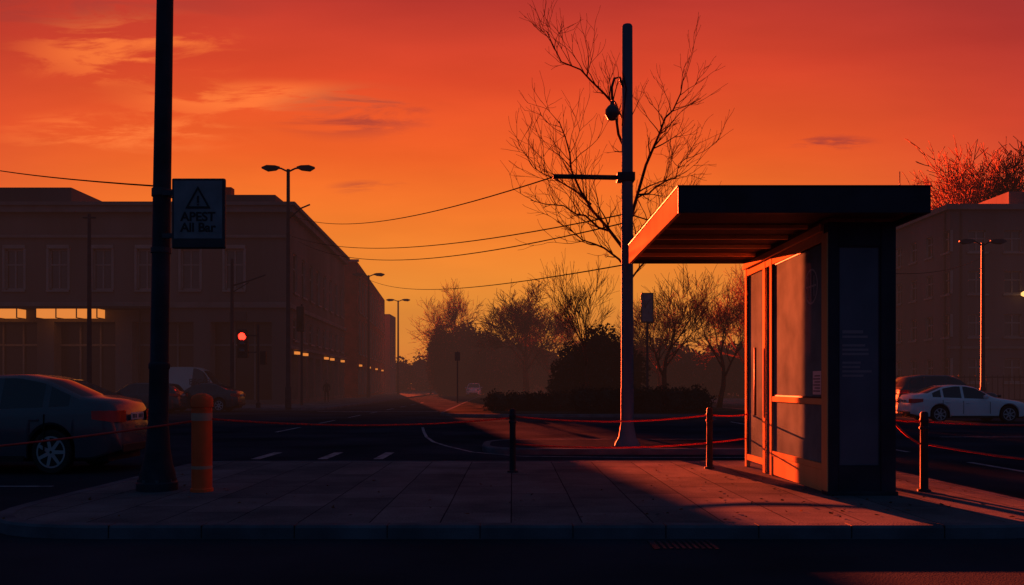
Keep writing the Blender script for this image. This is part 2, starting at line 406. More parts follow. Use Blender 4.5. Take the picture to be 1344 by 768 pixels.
# ------------------------------------------------------------------ bus shelter
bs = root('bus_shelter', (4.0, 10.6, 0.0))
L = 3.8
rx0, rx1, ry0, ry1 = -2.0, 1.05, -0.45, 3.75
box('roof_slab', (rx0+0.06, rx1-0.06, ry0+0.04, ry1-0.06, 3.56, 3.775), M['navy'], bs)
box('fascia_side', (rx0, rx0+0.05, ry0+0.002, ry1, 3.47, 3.78), M['orange'], bs, 0.006)
box('fascia_front', (rx0+0.003, rx1, ry0-0.05, ry0, 3.47, 3.785), M['navy'], bs, 0.008)
box('fascia_far', (rx0+0.05, rx1, ry1-0.05, ry1-0.002, 3.47, 3.78), M['navy'], bs, 0.006)
box('fascia_rear', (rx1-0.05, rx1, ry0+0.002, ry1-0.055, 3.47, 3.78), M['navy'], bs, 0.006)
box('soffit', (rx0+0.055, rx1-0.055, ry0+0.005, ry1-0.055, 3.535, 3.556), M['under'], bs)
boxes('soffit_beams', [(rx0+0.056, -0.06, y, y+0.05, 3.475, 3.533) for y in (0.55, 1.35, 2.15, 2.95)], M['orange'], bs, 0.006)  # bright orange colour stands in for warm light on the beams
box('roof_trim', (rx0-0.01, rx1+0.01, ry0-0.06, ry1+0.01, 3.787, 3.805), M['navy'], bs, 0.004)
T = 0.07
posts = [(0.17, 0.24), (2.32, 2.42), (2.66, 2.78), (3.70, 3.80)]
boxes('wall_posts', [(0, T, a, b, 0.0, 3.455) for a, b in posts], M['orange'], bs, 0.006)
boxes('wall_rails', [(0.004, T-0.004, 0.242, 2.318, 3.25, 3.45), (0.004, T-0.004, 0.242, 2.318, 1.14, 1.22), (0.004, T-0.004, 0.242, 2.318, 0.30, 0.38),
                     (0.004, T-0.004, 2.782, 3.698, 3.25, 3.45), (0.004, T-0.004, 2.782, 3.698, 0.12, 0.22), (0.004, T-0.004, 2.422, 2.658, 3.25, 3.45)], M['orange'], bs, 0.005)
box('plinth', (0.012, T-0.01, 0.242, 2.318, 0.02, 0.297), M['orange'], bs)
box('header_beam', (-0.04, -0.002, 0.18, 3.8, 3.37, 3.462), M['orange'], bs, 0.005)
boxes('glass_panes', [(0.03, 0.042, 0.243, 2.317, 1.222, 3.248), (0.03, 0.042, 0.243, 2.317, 0.382, 1.138),
                      (0.03, 0.042, 2.783, 3.697, 0.222, 3.248), (0.03, 0.042, 2.423, 2.657, 0.02, 3.248)], M['sglass'], bs)
boxes('pane_gasket', [(0.02, 0.05, 0.243, 0.265, 1.222, 3.248), (0.02, 0.05, 2.295, 2.317, 1.222, 3.248), (0.02, 0.05, 0.266, 2.294, 1.222, 1.242), (0.02, 0.05, 0.266, 2.294, 3.228, 3.248),
                      (0.02, 0.05, 2.783, 2.81, 0.222, 3.248), (0.02, 0.05, 3.665, 3.697, 0.222, 3.248)], M['black'], bs)
tube('door_handle', [(-0.06, 2.98, 0.9), (-0.06, 2.98, 2.0)], 0.02, M['darkmetal'], bs)
mesh('notice', [(0.027, 0.32, 1.27), (0.027, 0.62, 1.27), (0.027, 0.62, 1.58), (0.027, 0.32, 1.58)], [(3, 2, 1, 0)], M['sticker'], bs)
boxes('notice_lines', [(0.024, 0.0265, 0.35, 0.35+0.05*(4 if i % 2 else 5), 1.31+0.04*i, 1.322+0.04*i) for i in range(6)], M['seam'], bs)
def ring(name, cy, cz, r, wd, x, m, par):
    vs = []; fs = []
    for i in range(40):
        a = 2*math.pi*i/40
        for q in (r, r-wd): vs.append((x, cy+q*math.cos(a), cz+q*math.sin(a)))
    for i in range(40): fs.append((2*i, 2*i+1, (2*i+3) % 80, (2*i+2) % 80))
    mesh(name, vs, fs, m, par)
M['logo'] = mat('logo_vinyl', (0.4, 0.5, 0.5), 0.8, 0.1, spec=0)
ring('logo_ring', 0.68, 2.72, 0.24, 0.025, 0.026, M['logo'], bs)
boxes('logo_bars', [(0.0235, 0.0255, 0.50, 0.86, 2.71, 2.735), (0.0235, 0.0255, 0.67, 0.695, 2.50, 2.94), (0.0235, 0.0255, 0.56, 0.58, 2.58, 2.86), (0.0235, 0.0255, 0.78, 0.8, 2.58, 2.86)], M['logo'], bs)
boxes('end_posts', [(0.0, 0.13, 0.0, 0.165, 0.0, 3.46), (0.67, 0.86, 0.0, 0.165, 0.0, 3.46)], M['navy'], bs, 0.01)
boxes('end_rails', [(0.132, 0.668, 0.01, 0.155, 0.0, 0.36), (0.132, 0.668, 0.01, 0.155, 3.16, 3.458)], M['navy'], bs, 0.005)
box('end_foot', (-0.02, 0.88, -0.02, 0.185, 0.0, 0.05), M['darkmetal'], bs, 0.008)
box('poster', (0.133, 0.667, 0.03, 0.14, 0.362, 3.158), M['poster'], bs)
boxes('poster_frame', [(0.133, 0.15, 0.018, 0.029, 0.362, 3.158), (0.65, 0.667, 0.018, 0.029, 0.362, 3.158), (0.151, 0.649, 0.018, 0.029, 0.362, 0.38), (0.151, 0.649, 0.018, 0.029, 3.14, 3.158)], M['darkmetal'], bs)
M['ptext'] = mat('poster_print', (0.19, 0.21, 0.25), 0.5, 0.1)
random.seed(3)
boxes('poster_text', [(0.19, 0.19+random.uniform(0.22, 0.4), 0.0265, 0.0295, 2.05-0.055*i, 2.05-0.055*i+(0.028 if i else 0.04)) for i in range(11) if i not in (2, 6)], M['ptext'], bs)
box('edge_trim', (-0.014, -0.001, 0.004, 0.16, 0.02, 3.33), M['orange'], bs)
tube('roof_antenna', [(0.95, 0.1, 3.80), (0.95, 0.1, 4.12)], 0.006, M['darkmetal'], bs)

# ------------------------------------------------------------------ left pole + sign
pl = root('utility_pole', (-4.72, 11.15, 0))
lean = (0.016, 0)
lathe('shaft', [(0.26, 0.0), (0.26, 0.10), (0.235, 0.12), (0.225, 0.22), (0.19, 0.34), (0.155, 0.55), (0.135, 0.85), (0.125, 0.9), (0.122, 1.6), (0.135, 1.62), (0.135, 1.68), (0.118, 1.70), (0.113, 4.0), (0.095, 9.5)], M['darkmetal'], pl, 28, lean)
boxes('bolts', [(0.22*math.cos(a)-0.02, 0.22*math.cos(a)+0.02, 0.22*math.sin(a)-0.02, 0.22*math.sin(a)+0.02, 0.1, 0.15) for a in [0.4+math.pi/4*i for i in range(8)]], M['polemetal'], pl)
lathe('collar', [(0.13, 3.9), (0.13, 4.0)], M['polemetal'], pl, 24, lean)
lathe('collar_low', [(0.13, 3.15), (0.13, 3.22)], M['polemetal'], pl, 24, lean)
sg = root('traffic_sign', (-4.1, 10.98, 3.64))
box('panel', (-0.35, 0.35, -0.03, 0.03, -0.46, 0.46), M['sign'], sg, 0.02)
box('face', (-0.315, 0.315, -0.036, -0.031, -0.33, 0.425), M['signp'], sg)
boxes('brackets', [(-0.50, -0.345, 0.031, 0.07, 0.25, 0.31), (-0.50, -0.345, 0.031, 0.07, -0.31, -0.25)], M['polemetal'], sg)
def tri(s, y): return [(-s*0.9, y, -s*0.6), (s*0.9, y, -s*0.6), (0, y, s)]
a3 = [Vector(v)+Vector((0, 0, 0.17)) for v in tri(0.185, -0.041)]; b3 = [Vector(v)+Vector((0, 0, 0.17)) for v in tri(0.135, -0.041)]
mesh('warning_triangle', a3+b3, [(0, 1, 4, 3), (1, 2, 5, 4), (2, 0, 3, 5)], M['signtext'], sg)
boxes('exclamation', [(-0.012, 0.012, -0.043, -0.037, 0.135, 0.225), (-0.012, 0.012, -0.043, -0.037, 0.10, 0.12)], M['signtext'], sg)
for nm, s_, z_ in (('legend_1', 'APEST', -0.10), ('legend_2', 'All Bar', -0.24)):
    t_ = text(nm, s_, 0.165, (0, -0.039, z_), (R(90), 0, 0), M['signtext'], sg); t_.data.offset = 0.004

# ------------------------------------------------------------------ bollards
ob = root('safety_bollard', (-4.07, 11.0, 0))
lathe('post', [(0.145, 0.0), (0.145, 0.04), (0.13, 0.05), (0.13, 1.10), (0.142, 1.11), (0.142, 1.2), (0.125, 1.245), (0.07, 1.28), (0.01, 1.29)], M['bollard_o'], ob, 28)
lathe('band_top', [(0.1325, 0.93), (0.1325, 1.03)], M['white_band'], ob, 28)
lathe('band_low', [(0.1325, 0.30), (0.1325, 0.34)], M['white_band'], ob, 28)
for (x, y, h) in [(0.01, 13.4, 1.02), (3.3, 14.0, 1.02), (5.41, 11.0, 1.05), (9.9, 14.2, 1.02)]:
    b_ = root('bollard', (x, y, 0 if x < 7 else -0.13))
    lathe('post', [(0.085, 0.0), (0.085, 0.025), (0.052, 0.035), (0.048, h-0.14), (0.056, h-0.13), (0.056, h-0.1), (0.048, h-0.09), (0.05, h-0.03), (0.035, h-0.005), (0.005, h)], M['darkmetal'], b_, 20)
    lathe('ring', [(0.05, h-0.24), (0.062, h-0.23), (0.062, h-0.2), (0.05, h-0.19)], M['darkmetal'], b_, 20)
def rope(a, b, s, r=0.014):
    tube('barrier_rope', sag(a, b, s, 24), r, M['rope'], None, 6)
rope((-9.0, 10.6, 0.42), (-4.2, 11.0, 0.92), 0.06)
rope((-3.94, 11.0, 0.95), (-0.04, 13.4, 0.87), 0.10)
rope((0.06, 13.4, 0.89), (3.25, 14.0, 0.89), 0.09)
rope((0.06, 13.4, 0.45), (4.0, 14.32, 0.48), 0.10)
rope((3.35, 14.0, 0.89), (4.0, 14.2, 0.9), 0.02)
rope((4.9, 11.6, 0.99), (5.37, 11.0, 0.92), 0.03)
rope((5.45, 11.0, 0.92), (9.85, 14.2, 0.78), 0.06)
rope((4.86, 10.72, 0.95), (5.37, 11.0, 0.62), 0.04)
rope((5.45, 11.0, 0.62), (8.8, 10.6, 0.36), 0.10)

# ------------------------------------------------------------------ central pole with lamp
cp = root('street_lamp', (2.64, 19.2, 0))
lathe('shaft', [(0.30, 0.004), (0.28, 0.06), (0.2, 0.2), (0.165, 0.42), (0.15, 0.5), (0.15, 1.3), (0.14, 1.34), (0.132, 5.0), (0.12, 9.6), (0.10, 9.64)], M['greymetal'], cp, 24)
tube('cross_arm', [(-0.12, -0.05, 6.13), (-1.7, -0.05, 6.16)], 0.055, M['darkmetal'], cp)
boxes('arm_bracket', [(-0.24, 0.16, -0.16, 0.16, 6.05, 6.24)], M['darkmetal'], cp, 0.01)
tube('lamp_arm', [(-0.1, -0.05, 8.2), (-0.18, -0.05, 8.42), (-0.3, -0.05, 8.4), (-0.36, -0.05, 8.2), (-0.35, -0.05, 7.9)], 0.03, M['darkmetal'], cp)
lathe('lamp_globe', [(0.01, -0.2), (0.1, -0.17), (0.165, -0.05), (0.16, 0.05), (0.1, 0.13), (0.05, 0.17), (0.04, 0.25)], M['globe'], cp, 20, loc=(-0.35, -0.05, 7.63))
tube('cable_loop', [(-0.12, -0.1, 8.5), (-0.05, -0.2, 8.1), (-0.1, -0.2, 7.7), (-0.13, -0.1, 7.3)], 0.015, M['wire'], cp, 6)
tube('brace', [(-0.13, -0.05, 7.5), (-0.28, -0.05, 7.85), (-0.34, -0.05, 7.9)], 0.018, M['darkmetal'], cp, 6)

def wire(a, b, s, r=0.016): tube('power_line', sag(a, b, s, 30), r, M['wire'], None, 5)
wire((-4.68, 11.2, 4.05), (-35, 46.4, 15.4), 0.5, 0.012)
wire((-16.0, 60, 13.6), (1.1, 19.15, 6.2), 0.9)
wire((-16.2, 60, 12.2), (2.55, 19.2, 5.3), 0.9)
wire((-15.8, 62, 12.0), (2.55, 19.2, 5.1), 1.1)
wire((-16.6, 92, 13.4), (2.6, 19.2, 4.15), 1.0)
wire((2.7, 19.2, 5.3), (40, 69.8, 12.5), 1.6)

# ------------------------------------------------------------------ street lamps, poles
def double_lamp(x, y, h, s=1.0, z0=0.0):
    r_ = root('street_lamp', (x, y, z0))
    lathe('column', [(0.16*s, 0), (0.16*s, 1.2), (0.12*s, 1.3), (0.085*s, h-0.15)], M['darkmetal'], r_, 12)
    for sd in (-1, 1):
        tube('arm_%d' % (sd+1), [(0, 0, h-0.3), (sd*0.35*s, 0, h-0.1), (sd*0.5*s, 0, h-0.08)], 0.045*s, M['darkmetal'], r_, 6)
        vs = []; prof = [(0, .05, -.03, .05), (.25, .15, -.12, .10), (.7, .18, -.16, .11), (1, .06, -.04, .03)]
        xx = [sd*s*(0.42+0.9*t) for t, *_ in prof]
        fs = []
        for (t, w_, lo, hi), xq in zip(prof, xx): vs += [(xq, -w_*s, h+lo*s-.05), (xq, w_*s, h+lo*s-.05), (xq, w_*s*.6, h+hi*s-.05), (xq, -w_*s*.6, h+hi*s-.05)]
        for i in range(3):
            for k in range(4): fs.append((4*i+k, 4*i+(k+1) % 4, 4*i+4+(k+1) % 4, 4*i+4+k))
        fs += [(0, 1, 2, 3), (12, 13, 14, 15)]
        mesh('head_%d' % (sd+1), vs, fs, M['darkmetal'], r_)
    return r_
dl = double_lamp(-13.35, 50, 14.4, 1.2)
tube('small_arm', [(0.05, 0, 11.3), (0.7, 0, 11.9), (1.3, 0, 12.15)], 0.05, M['darkmetal'], dl, 6)
double_lamp(-15.4, 90, 13.3, 1.3)
double_lamp(-16.3, 120, 13.6, 1.3)
double_lamp(26.4, 47, 9.5, 1.0)
tp = root('utility_pole', (-23.2, 46, -0.13)); lathe('shaft', [(0.14, 0), (0.09, 10.9)], M['darkmetal'], tp, 10)
tube('cap', [(-0.35, 0, 10.7), (0.35, 0, 10.7)], 0.05, M['darkmetal'], tp, 6)
tp = root('utility_pole', (-16.7, 50, 0)); lathe('shaft', [(0.13, 0), (0.09, 8.9)], M['darkmetal'], tp, 10)
tube('arm', [(0, 0, 7.3), (1.0, 0, 7.6), (2.0, 0, 7.95)], 0.045, M['darkmetal'], tp, 6)
tube('arm_low', [(0, 0, 6.9), (1.0, 0, 7.5)], 0.03, M['darkmetal'], tp, 6)
tl = root('traffic_light', (-15.2, 50.2, 0))
lathe('post', [(0.14, 0), (0.14, 0.3), (0.07, 0.35), (0.07, 5.0)], M['darkmetal'], tl, 12)
box('housing', (-1.19, -0.58, -0.25, 0.12, 3.0, 4.7), M['black'], tl, 0.05)
boxes('brackets', [(-0.57, -0.07, -0.04, 0.04, 4.3, 4.38), (-0.57, -0.07, -0.04, 0.04, 3.3, 3.38)], M['darkmetal'], tl)
for i, z in enumerate((4.28, 3.83, 3.4)):
    o = lathe(('red', 'amber', 'green')[i]+'_lens', [(0.23, 0), (0.19, 0.04), (0.01, 0.06)], M['redlamp'] if i == 0 else M['carglass'], tl, 16, loc=(-0.885, -0.255, z)); o.rotation_euler = (R(90), 0, 0)
    tube('visor_%d' % i, [(-0.885+0.24*math.cos(a), -0.36, z+0.24*math.sin(a)) for a in [math.pi*k/8 for k in range(9)]], 0.025, M['black'], tl, 5)
box('pedestrian_signal', (0.15, 0.5, -0.2, 0.1, 2.6, 3.4), M['black'], tl, 0.03)
tl2 = root('traffic_light', (-14.3, 57, 0)); lathe('post', [(0.09, 0), (0.07, 6.9)], M['darkmetal'], tl2, 10)
box('housing', (-0.3, 0.2, -0.3, 0, 5.0, 6.7), M['black'], tl2, 0.05)
tube('visors', [(-0.05, -0.34, 5.3), (-0.05, -0.34, 5.9), (-0.05, -0.34, 6.5)], 0.12, M['black'], tl2, 8)
sp1 = root('street_sign', (7.75, 48, 0)); lathe('post', [(0.08, 0), (0.06, 6.5)], M['darkmetal'], sp1, 10)
box('board', (-0.32, 0.3, -0.1, 0.06, 5.0, 6.6), M['signp'], sp1, 0.03); box('board_frame', (-0.37, 0.35, -0.07, 0.03, 4.94, 6.66), M['darkmetal'], sp1, 0.02)
sp2 = root('street_sign', (-4.1, 63, 0)); lathe('post', [(0.06, 0), (0.05, 3.9)], M['darkmetal'], sp2, 10)
box('plate', (-0.2, 0.2, -0.09, -0.05, 3.2, 3.85), M['sign'], sp2, 0.02)

# ------------------------------------------------------------------ buildings
def facade(name, parent, o, u, nrm, width, height, cols, rows, mats, z0=0.0, depth=0.22, mull=True):
    o = Vector(o); u = Vector(u).normalized(); nrm = Vector(nrm).normalized(); zv = Vector((0, 0, 1))
    uc = sorted(set([0, width]+[v for c in cols for v in c])); zc_ = sorted(set([z0, height]+[v for r in rows for v in r]))
    vs = []; fs = []; mi = []
    def q(a, b, c, d, m):
        k = len(vs); vs.extend([a, b, c, d]); fs.append((k, k+1, k+2, k+3)); mi.append(m)
    P = lambda x, z, dd=0.0: o+u*x+zv*z-nrm*dd
    for i in range(len(uc)-1):
        for j in range(len(zc_)-1):
            a, b, c, d_ = uc[i], uc[i+1], zc_[j], zc_[j+1]
            if any(cc[0] <= a+1e-5 and b-1e-5 <= cc[1] for cc in cols) and any(r[0] <= c+1e-5 and d_-1e-5 <= r[1] for r in rows): continue
            q(P(a, c), P(b, c), P(b, d_), P(a, d_), 0)
    for (a, b) in cols:
        for (c, d_) in rows:
            q(P(a, c), P(a, d_), P(a, d_, depth), P(a, c, depth), 1); q(P(b, c), P(b, c, depth), P(b, d_, depth), P(b, d_), 1)
            q(P(a, c), P(a, c, depth), P(b, c, depth), P(b, c), 1); q(P(a, d_), P(b, d_), P(b, d_, depth), P(a, d_, depth), 1)
            q(P(a, c, depth), P(b, c, depth), P(b, d_, depth), P(a, d_, depth), 2)
            if mull:
                t = 0.06; dm = depth-0.05
                m_ = (a+b)/2; zz = c+(d_-c)*0.62
                q(P(m_-t, c, dm), P(m_+t, c, dm), P(m_+t, d_, dm), P(m_-t, d_, dm), 1)
                q(P(a, zz-t, dm-0.01), P(b, zz-t, dm-0.01), P(b, zz+t, dm-0.01), P(a, zz+t, dm-0.01), 1)
                e = 0.11
                for (aa, bb, cc, dd) in ((a, a+e, c, d_), (b-e, b, c, d_), (a, b, c, c+e), (a, b, d_-e, d_)):
                    q(P(aa, cc, dm-0.02), P(bb, cc, dm-0.02), P(bb, dd, dm-0.02), P(aa, dd, dm-0.02), 1)
            s = [P(a-0.15, c-0.16, -0.14), P(b+0.15, c-0.16, -0.14), P(b+0.15, c-0.02, -0.14), P(a-0.15, c-0.02, -0.14)]
            s2 = [P(a-0.15, c-0.16, 0.0), P(b+0.15, c-0.16, 0.0), P(b+0.15, c-0.02, 0.0), P(a-0.15, c-0.02, 0.0)]
            if c > 1:
                q(*s, 1); q(s[3], s[2], s2[2], s2[3], 1); q(s[0], s2[0], s2[1], s[1], 1)
    return mesh(name, vs, fs, mats, parent, mi)

b1 = root('corner_building', (-16, 60, 0))
W1, D1, H1 = 46.0, 26.0, 14.3
mts = [M['stone'], M['trim'], M['glassw']]
cols = [(W1-3.2-3.15*i-1.35, W1-3.2-3.15*i) for i in range(14)]
facade('front_wall_upper', b1, (-W1, 0, 0), (1, 0, 0), (0, -1, 0), W1, H1, cols, [(8.2, 11.1)], mts, z0=7.3)
gcols = [(W1-1.2-5.6*i-4.4, W1-1.2-5.6*i) for i in range(8)]
facade('front_wall_ground', b1, (-W1, 0, 0), (1, 0, 0), (0, -1, 0), W1, 6.9, gcols, [(0.3, 5.9)], [M['stone'], M['cornice'], M['shop']], depth=1.0, mull=False)
boxes('string_courses', [(-W1-0.2, 0.22, -0.22, 0.0, 6.9, 7.3), (-W1-0.35, 0.38, -0.38, 0.0, H1-0.6, H1-0.15), (-W1-0.2, 0.2, -0.2, 0.0, 11.9, 12.1), (-W1-0.55, 0.58, -0.55, 0.0, H1-0.15, H1+0.1)], M['cornice'], b1)
boxes('window_heads', [(-W1+a-0.12, -W1+b+0.12, -0.1, 0, 11.14, 11.4) for a, b in cols], M['trim'], b1)
boxes('window_surrounds', [(-W1+a-0.16, -W1+a-0.003, -0.07, 0, 8.2, 11.13) for a, b in cols]+[(-W1+b+0.003, -W1+b+0.16, -0.07, 0, 8.2, 11.13) for a, b in cols], M['trim'], b1)
boxes('canopy', [(-W1, -9.3, -1.6, -0.23, 6.72, 6.88)], M['roofing'], b1)
boxes('canopy_lights', [(-W1+0.8+5.6*i, -W1+0.8+5.6*i+4.3, -1.5, -0.5, 6.1, 6.70) for i in range(6)], M['warm'], b1)
boxes('canopy_light_housing', [(-W1+0.7+5.6*i+1.43*k, -W1+0.78+5.6*i+1.43*k, -1.52, -0.48, 6.05, 6.71) for i in range(6) for k in range(4)], M['roofing'], b1)
boxes('shop_mullions', [(-W1+a+k*(b-a)/3-0.06, -W1+a+k*(b-a)/3+0.06, 0.85, 0.95, 0.3, 5.9) for a, b in gcols for k in (1, 2)]+[(-W1+a, -W1+b, 0.83, 0.93, 4.2, 4.35) for a, b in gcols], M['cornice'], b1)
scols = [(1.6+3.1*i, 1.6+3.1*i+1.4) for i in range(8)]
sd = Vector((-1.2, D1, 0)).normalized(); sn = Vector((sd.y, -sd.x, 0))
facade('side_wall', b1, (0, 0, 0), sd, sn, 26.03, H1, scols, [(8.2, 11.1), (4.7, 6.3)], mts, z0=4.2)
facade('side_wall_ground', b1, (0, 0, 0), sd, sn, 26.03, 4.2, [(1.0+3.1*i, 3.3+3.1*i) for i in range(8)], [(0.3, 3.6)], [M['stone'], M['cornice'], M['shop']], depth=0.5, mull=False)
vsd = []; fsd = []
for (z0_, z1_, out) in ((6.9, 7.2, 0.22), (H1-0.6, H1-0.15, 0.36), (H1-0.15, H1+0.1, 0.56), (4.0, 4.2, 0.2)):
    k = len(vsd); a = Vector((0, 0, 0)); b = sd*26.03
    for p in (a, a+sn*out, b+sn*out, b): vsd += [(p.x, p.y, z0_)]
    for p in (a, a+sn*out, b+sn*out, b): vsd += [(p.x, p.y, z1_)]
    fsd += [tuple(i+k for i in f) for f in BF]
mesh('side_cornices', vsd, fsd, M['cornice'], b1)
fl = []
for i in (0, 1, 4, 5, 7):
    p = sd*(2.2+3.1*i)+sn*0.16; fl.append((p.x-0.12, p.x+0.12, p.y-0.4, p.y+0.4, 3.65, 3.85))
boxes('side_shop_lights', fl, M['warm'], b1)
mesh('roof', [(-W1, 0.0, H1+0.08), (0, 0, H1+0.08), (-1.2, D1, H1+0.08), (-W1, D1, H1+0.08)], [(0, 1, 2, 3)], M['roofing'], b1)
mesh('rear_walls', [(-W1, 0, 0), (-W1, D1, 0), (-W1, D1, H1), (-W1, 0, H1), (-1.2, D1, 0), (-1.2, D1, H1)], [(0, 3, 2, 1), (1, 2, 5, 4)], M['stone'], b1)
boxes('parapet_blocks', [(-7.5, -1.0, 0.2, 4, H1+0.1, H1+0.75), (-30, -16.6, 2.0, 10, H1+0.1, H1+1.7)], M['stone'], b1, 0.03)
boxes('chimneys', [(-5.2, -4.6, 1.5, 2.2, H1+0.7, H1+1.6), (-13.2, -12.7, 4, 4.6, H1+0.1, H1+0.8)], M['brick'], b1)
boxes('entrance_sign', [(-9.2, -8.6, -1.0, -0.1, 6.0, 6.9), (-4.2, -3.0, -0.12, -0.01, 5.95, 6.6)], M['sign'], b1)
tube('downpipe', [(-10.6, -0.12, 6.9), (-10.6, -0.12, 0)], 0.06, M['darkmetal'], b1)

b2 = root('brick_building', (-16.6, 90, 0))
s2 = Vector((-3.3, 41, 0)).normalized(); n2 = Vector((s2.y, -s2.x, 0)); L2 = 41.1; H2 = 14.6
facade('side_wall', b2, (0, 0, 0), s2, n2, L2, H2, [(1.2+3.6*i, 1.2+3.6*i+2.3) for i in range(11)], [(4.8, 8.6), (9.4, 13.2)], [M['brick'], M['trim'], M['glassw']], z0=4.0)
facade('side_wall_ground', b2, (0, 0, 0), s2, n2, L2, 4.0, [(0.8+3.6*i, 3.6+3.6*i) for i in range(11)], [(0.3, 3.3)], [M['brick'], M['trim'], M['shop']], depth=0.4, mull=False)
facade('front_wall', b2, (-12, 0, 0), (1, 0, 0), (0, -1, 0), 12, H2, [(1+3.6*i, 3.2+3.6*i) for i in range(3)], [(4.8, 8.6), (9.4, 13.2)], [M['brick'], M['trim'], M['glassw']])
mesh('roof', [(-12, 0, H2), (0, 0, H2), (-3.3, 41, H2), (-14, 41, H2)], [(0, 1, 2, 3)], M['roofing'], b2)
mesh('rear_walls', [(-12, 0, 0), (-14, 41, 0), (-14, 41, H2), (-12, 0, H2), (-3.3, 41, 0), (-3.3, 41, H2)], [(0, 3, 2, 1), (1, 2, 5, 4)], M['brick'], b2)
fl = []
for i in range(0, 11, 3):
    p = s2*(2+3.6*i)+n2*0.15; fl.append((p.x-0.1, p.x+0.1, p.y-0.4, p.y+0.4, 3.4, 3.6))
boxes('shop_lights', fl, M['warm'], b2)
boxes('coping', [(-12.1, 0.15, -0.15, 0.1, H2+0.002, H2+0.25)], M['trim'], b2)
b3_ = root('terrace_building', (-20.4, 140, 0))
H3 = 13.2; D3 = 7.0
facade('side_wall', b3_, (0, 0, 0), (0, 1, 0), (1, 0, 0), D3, H3, [(1.4, 2.8), (4.4, 5.8)], [(4.4, 6.6), (8, 10.2)], [M['stoneR'], M['trim'], M['glassw']])
facade('front_wall', b3_, (-12, 0, 0), (1, 0, 0), (0, -1, 0), 12, H3, [(1.2+3.6*i, 2.8+3.6*i) for i in range(3)], [(4.4, 6.6), (8, 10.2)], [M['stoneR'], M['trim'], M['glassw']])
mesh('rear_walls', [(-12, 0, 0), (-12, D3, 0), (-12, D3, H3), (-12, 0, H3), (0, D3, 0), (0, D3, H3)], [(0, 3, 2, 1), (1, 2, 5, 4)], M['stoneR'], b3_)
mesh('roof', [(-12, 0, H3), (0, 0, H3), (0, D3, H3), (-12, D3, H3)], [(0, 1, 2, 3)], M['roofing'], b3_)

br = root('apartment_building', (36.5, 70, 0))
HR = 16.3
rowsR = [(1.6, 3.6), (5.4, 7.3), (9.0, 10.9), (12.5, 14.3)]
facade('left_wall', br, (0, 14, 0), (0, -1, 0), (-1, 0, 0), 14, HR, [(1.4+2.9*i, 2.6+2.9*i) for i in range(5)], rowsR, [M['stoneR'], M['trim'], M['glassw']])
facade('front_wall', br, (0, 0, 0), (1, 0, 0), (0, -1, 0), 34, HR, [(1.6+3.0*i, 3.1+3.0*i) for i in range(10)], rowsR, [M['stoneR'], M['trim'], M['glassw']])
mesh('roof', [(0, 0, HR), (34, 0, HR), (34, 14, HR), (0, 14, HR)], [(0, 1, 2, 3)], M['roofing'], br)
mesh('rear_walls', [(34, 0, 0), (34, 14, 0), (34, 14, HR), (34, 0, HR), (0, 14, 0), (0, 14, HR)], [(0, 1, 2, 3), (1, 4, 5, 2)], M['stoneR'], br)
boxes('cornice', [(-0.3, 34.3, -0.3, -0.003, HR-0.3, HR+0.15), (-0.3, -0.003, 0.0, 14.2, HR-0.3, HR+0.15), (-0.12, 34.1, -0.12, -0.003, 4.4, 4.6)], M['cornice'], br)
boxes('lit_window_blind', [(13.65, 15.05, 0.17, 0.2, 9.1, 10.8)], M['warm'], br)
boxes('added_shade_wing', [(-6.5, -0.02, 14.2, 30, 0, 18.6)], M['stoneR'], br)  # unseen block added to keep the sun off left_wall
boxes('stair_tower', [(6.2, 13, 2.0, 7, HR, HR+1.7)], M['stoneR'], br, 0.03)
boxes('downpipes', [(0.9, 1.05, -0.12, -0.01, 0, HR-0.3), (-0.12, -0.01, 0.5, 0.62, 0, HR-0.3)], M['darkmetal'], br)
wl = root('wall_lamp', (42.3, 69.88, 8.9)); lathe('globe', [(0.02, -0.22), (0.2, -0.1), (0.2, 0.1), (0.02, 0.22)], M['warm2'], wl, 12, loc=(0, -0.6, 0))
tube('bracket', [(0, 0.1, 0.25), (0, -0.3, 0.32), (0, -0.6, 0.24)], 0.03, M['darkmetal'], wl, 6)
fr = root('railing_fence', (18, 60, 0))
boxes('rails_and_pickets', [(0, 40, 0, 0.05, 1.9, 1.98), (0, 40, 0, 0.05, 0.3, 0.38)]+[(0.4*i, 0.4*i+0.04, 0.051, 0.09, 0, 2.1) for i in range(100)], M['darkmetal'], fr)

# ------------------------------------------------------------------ cars
def interp(t, x):
    if x <= t[0][0]: return t[0][1]
    for (a, b), (c, d_) in zip(t, t[1:]):
        if x <= c:
            k = (x-a)/(c-a); return b+(d_-b)*k
    return t[-1][1]
def sm(t, x, w=0.07):
    return sum(interp(t, x+o*w) for o in (-1, -.5, 0, .5, 1))/5
SEDAN = dict(L=4.6, top=[(0, .50), (.04, .66), (.2, .78), (.6, .86), (1.3, .96), (1.45, 1.0), (2.1, 1.37), (2.5, 1.45), (2.95, 1.455), (3.4, 1.38), (4.05, 1.12), (4.42, 1.07), (4.53, 1.0), (4.58, .75), (4.6, .5)],
             belt=[(0, .50), (.2, .74), (1.3, .90), (4.1, 1.0), (4.5, .95), (4.6, .5)], wheels=(0.88, 3.58), wr=0.325, ws=(1.45, 2.15), rs=(3.3, 4.02), pill=[(2.62, 2.72), (3.42, 3.52)], win=(1.75, 3.85), W=0.9)
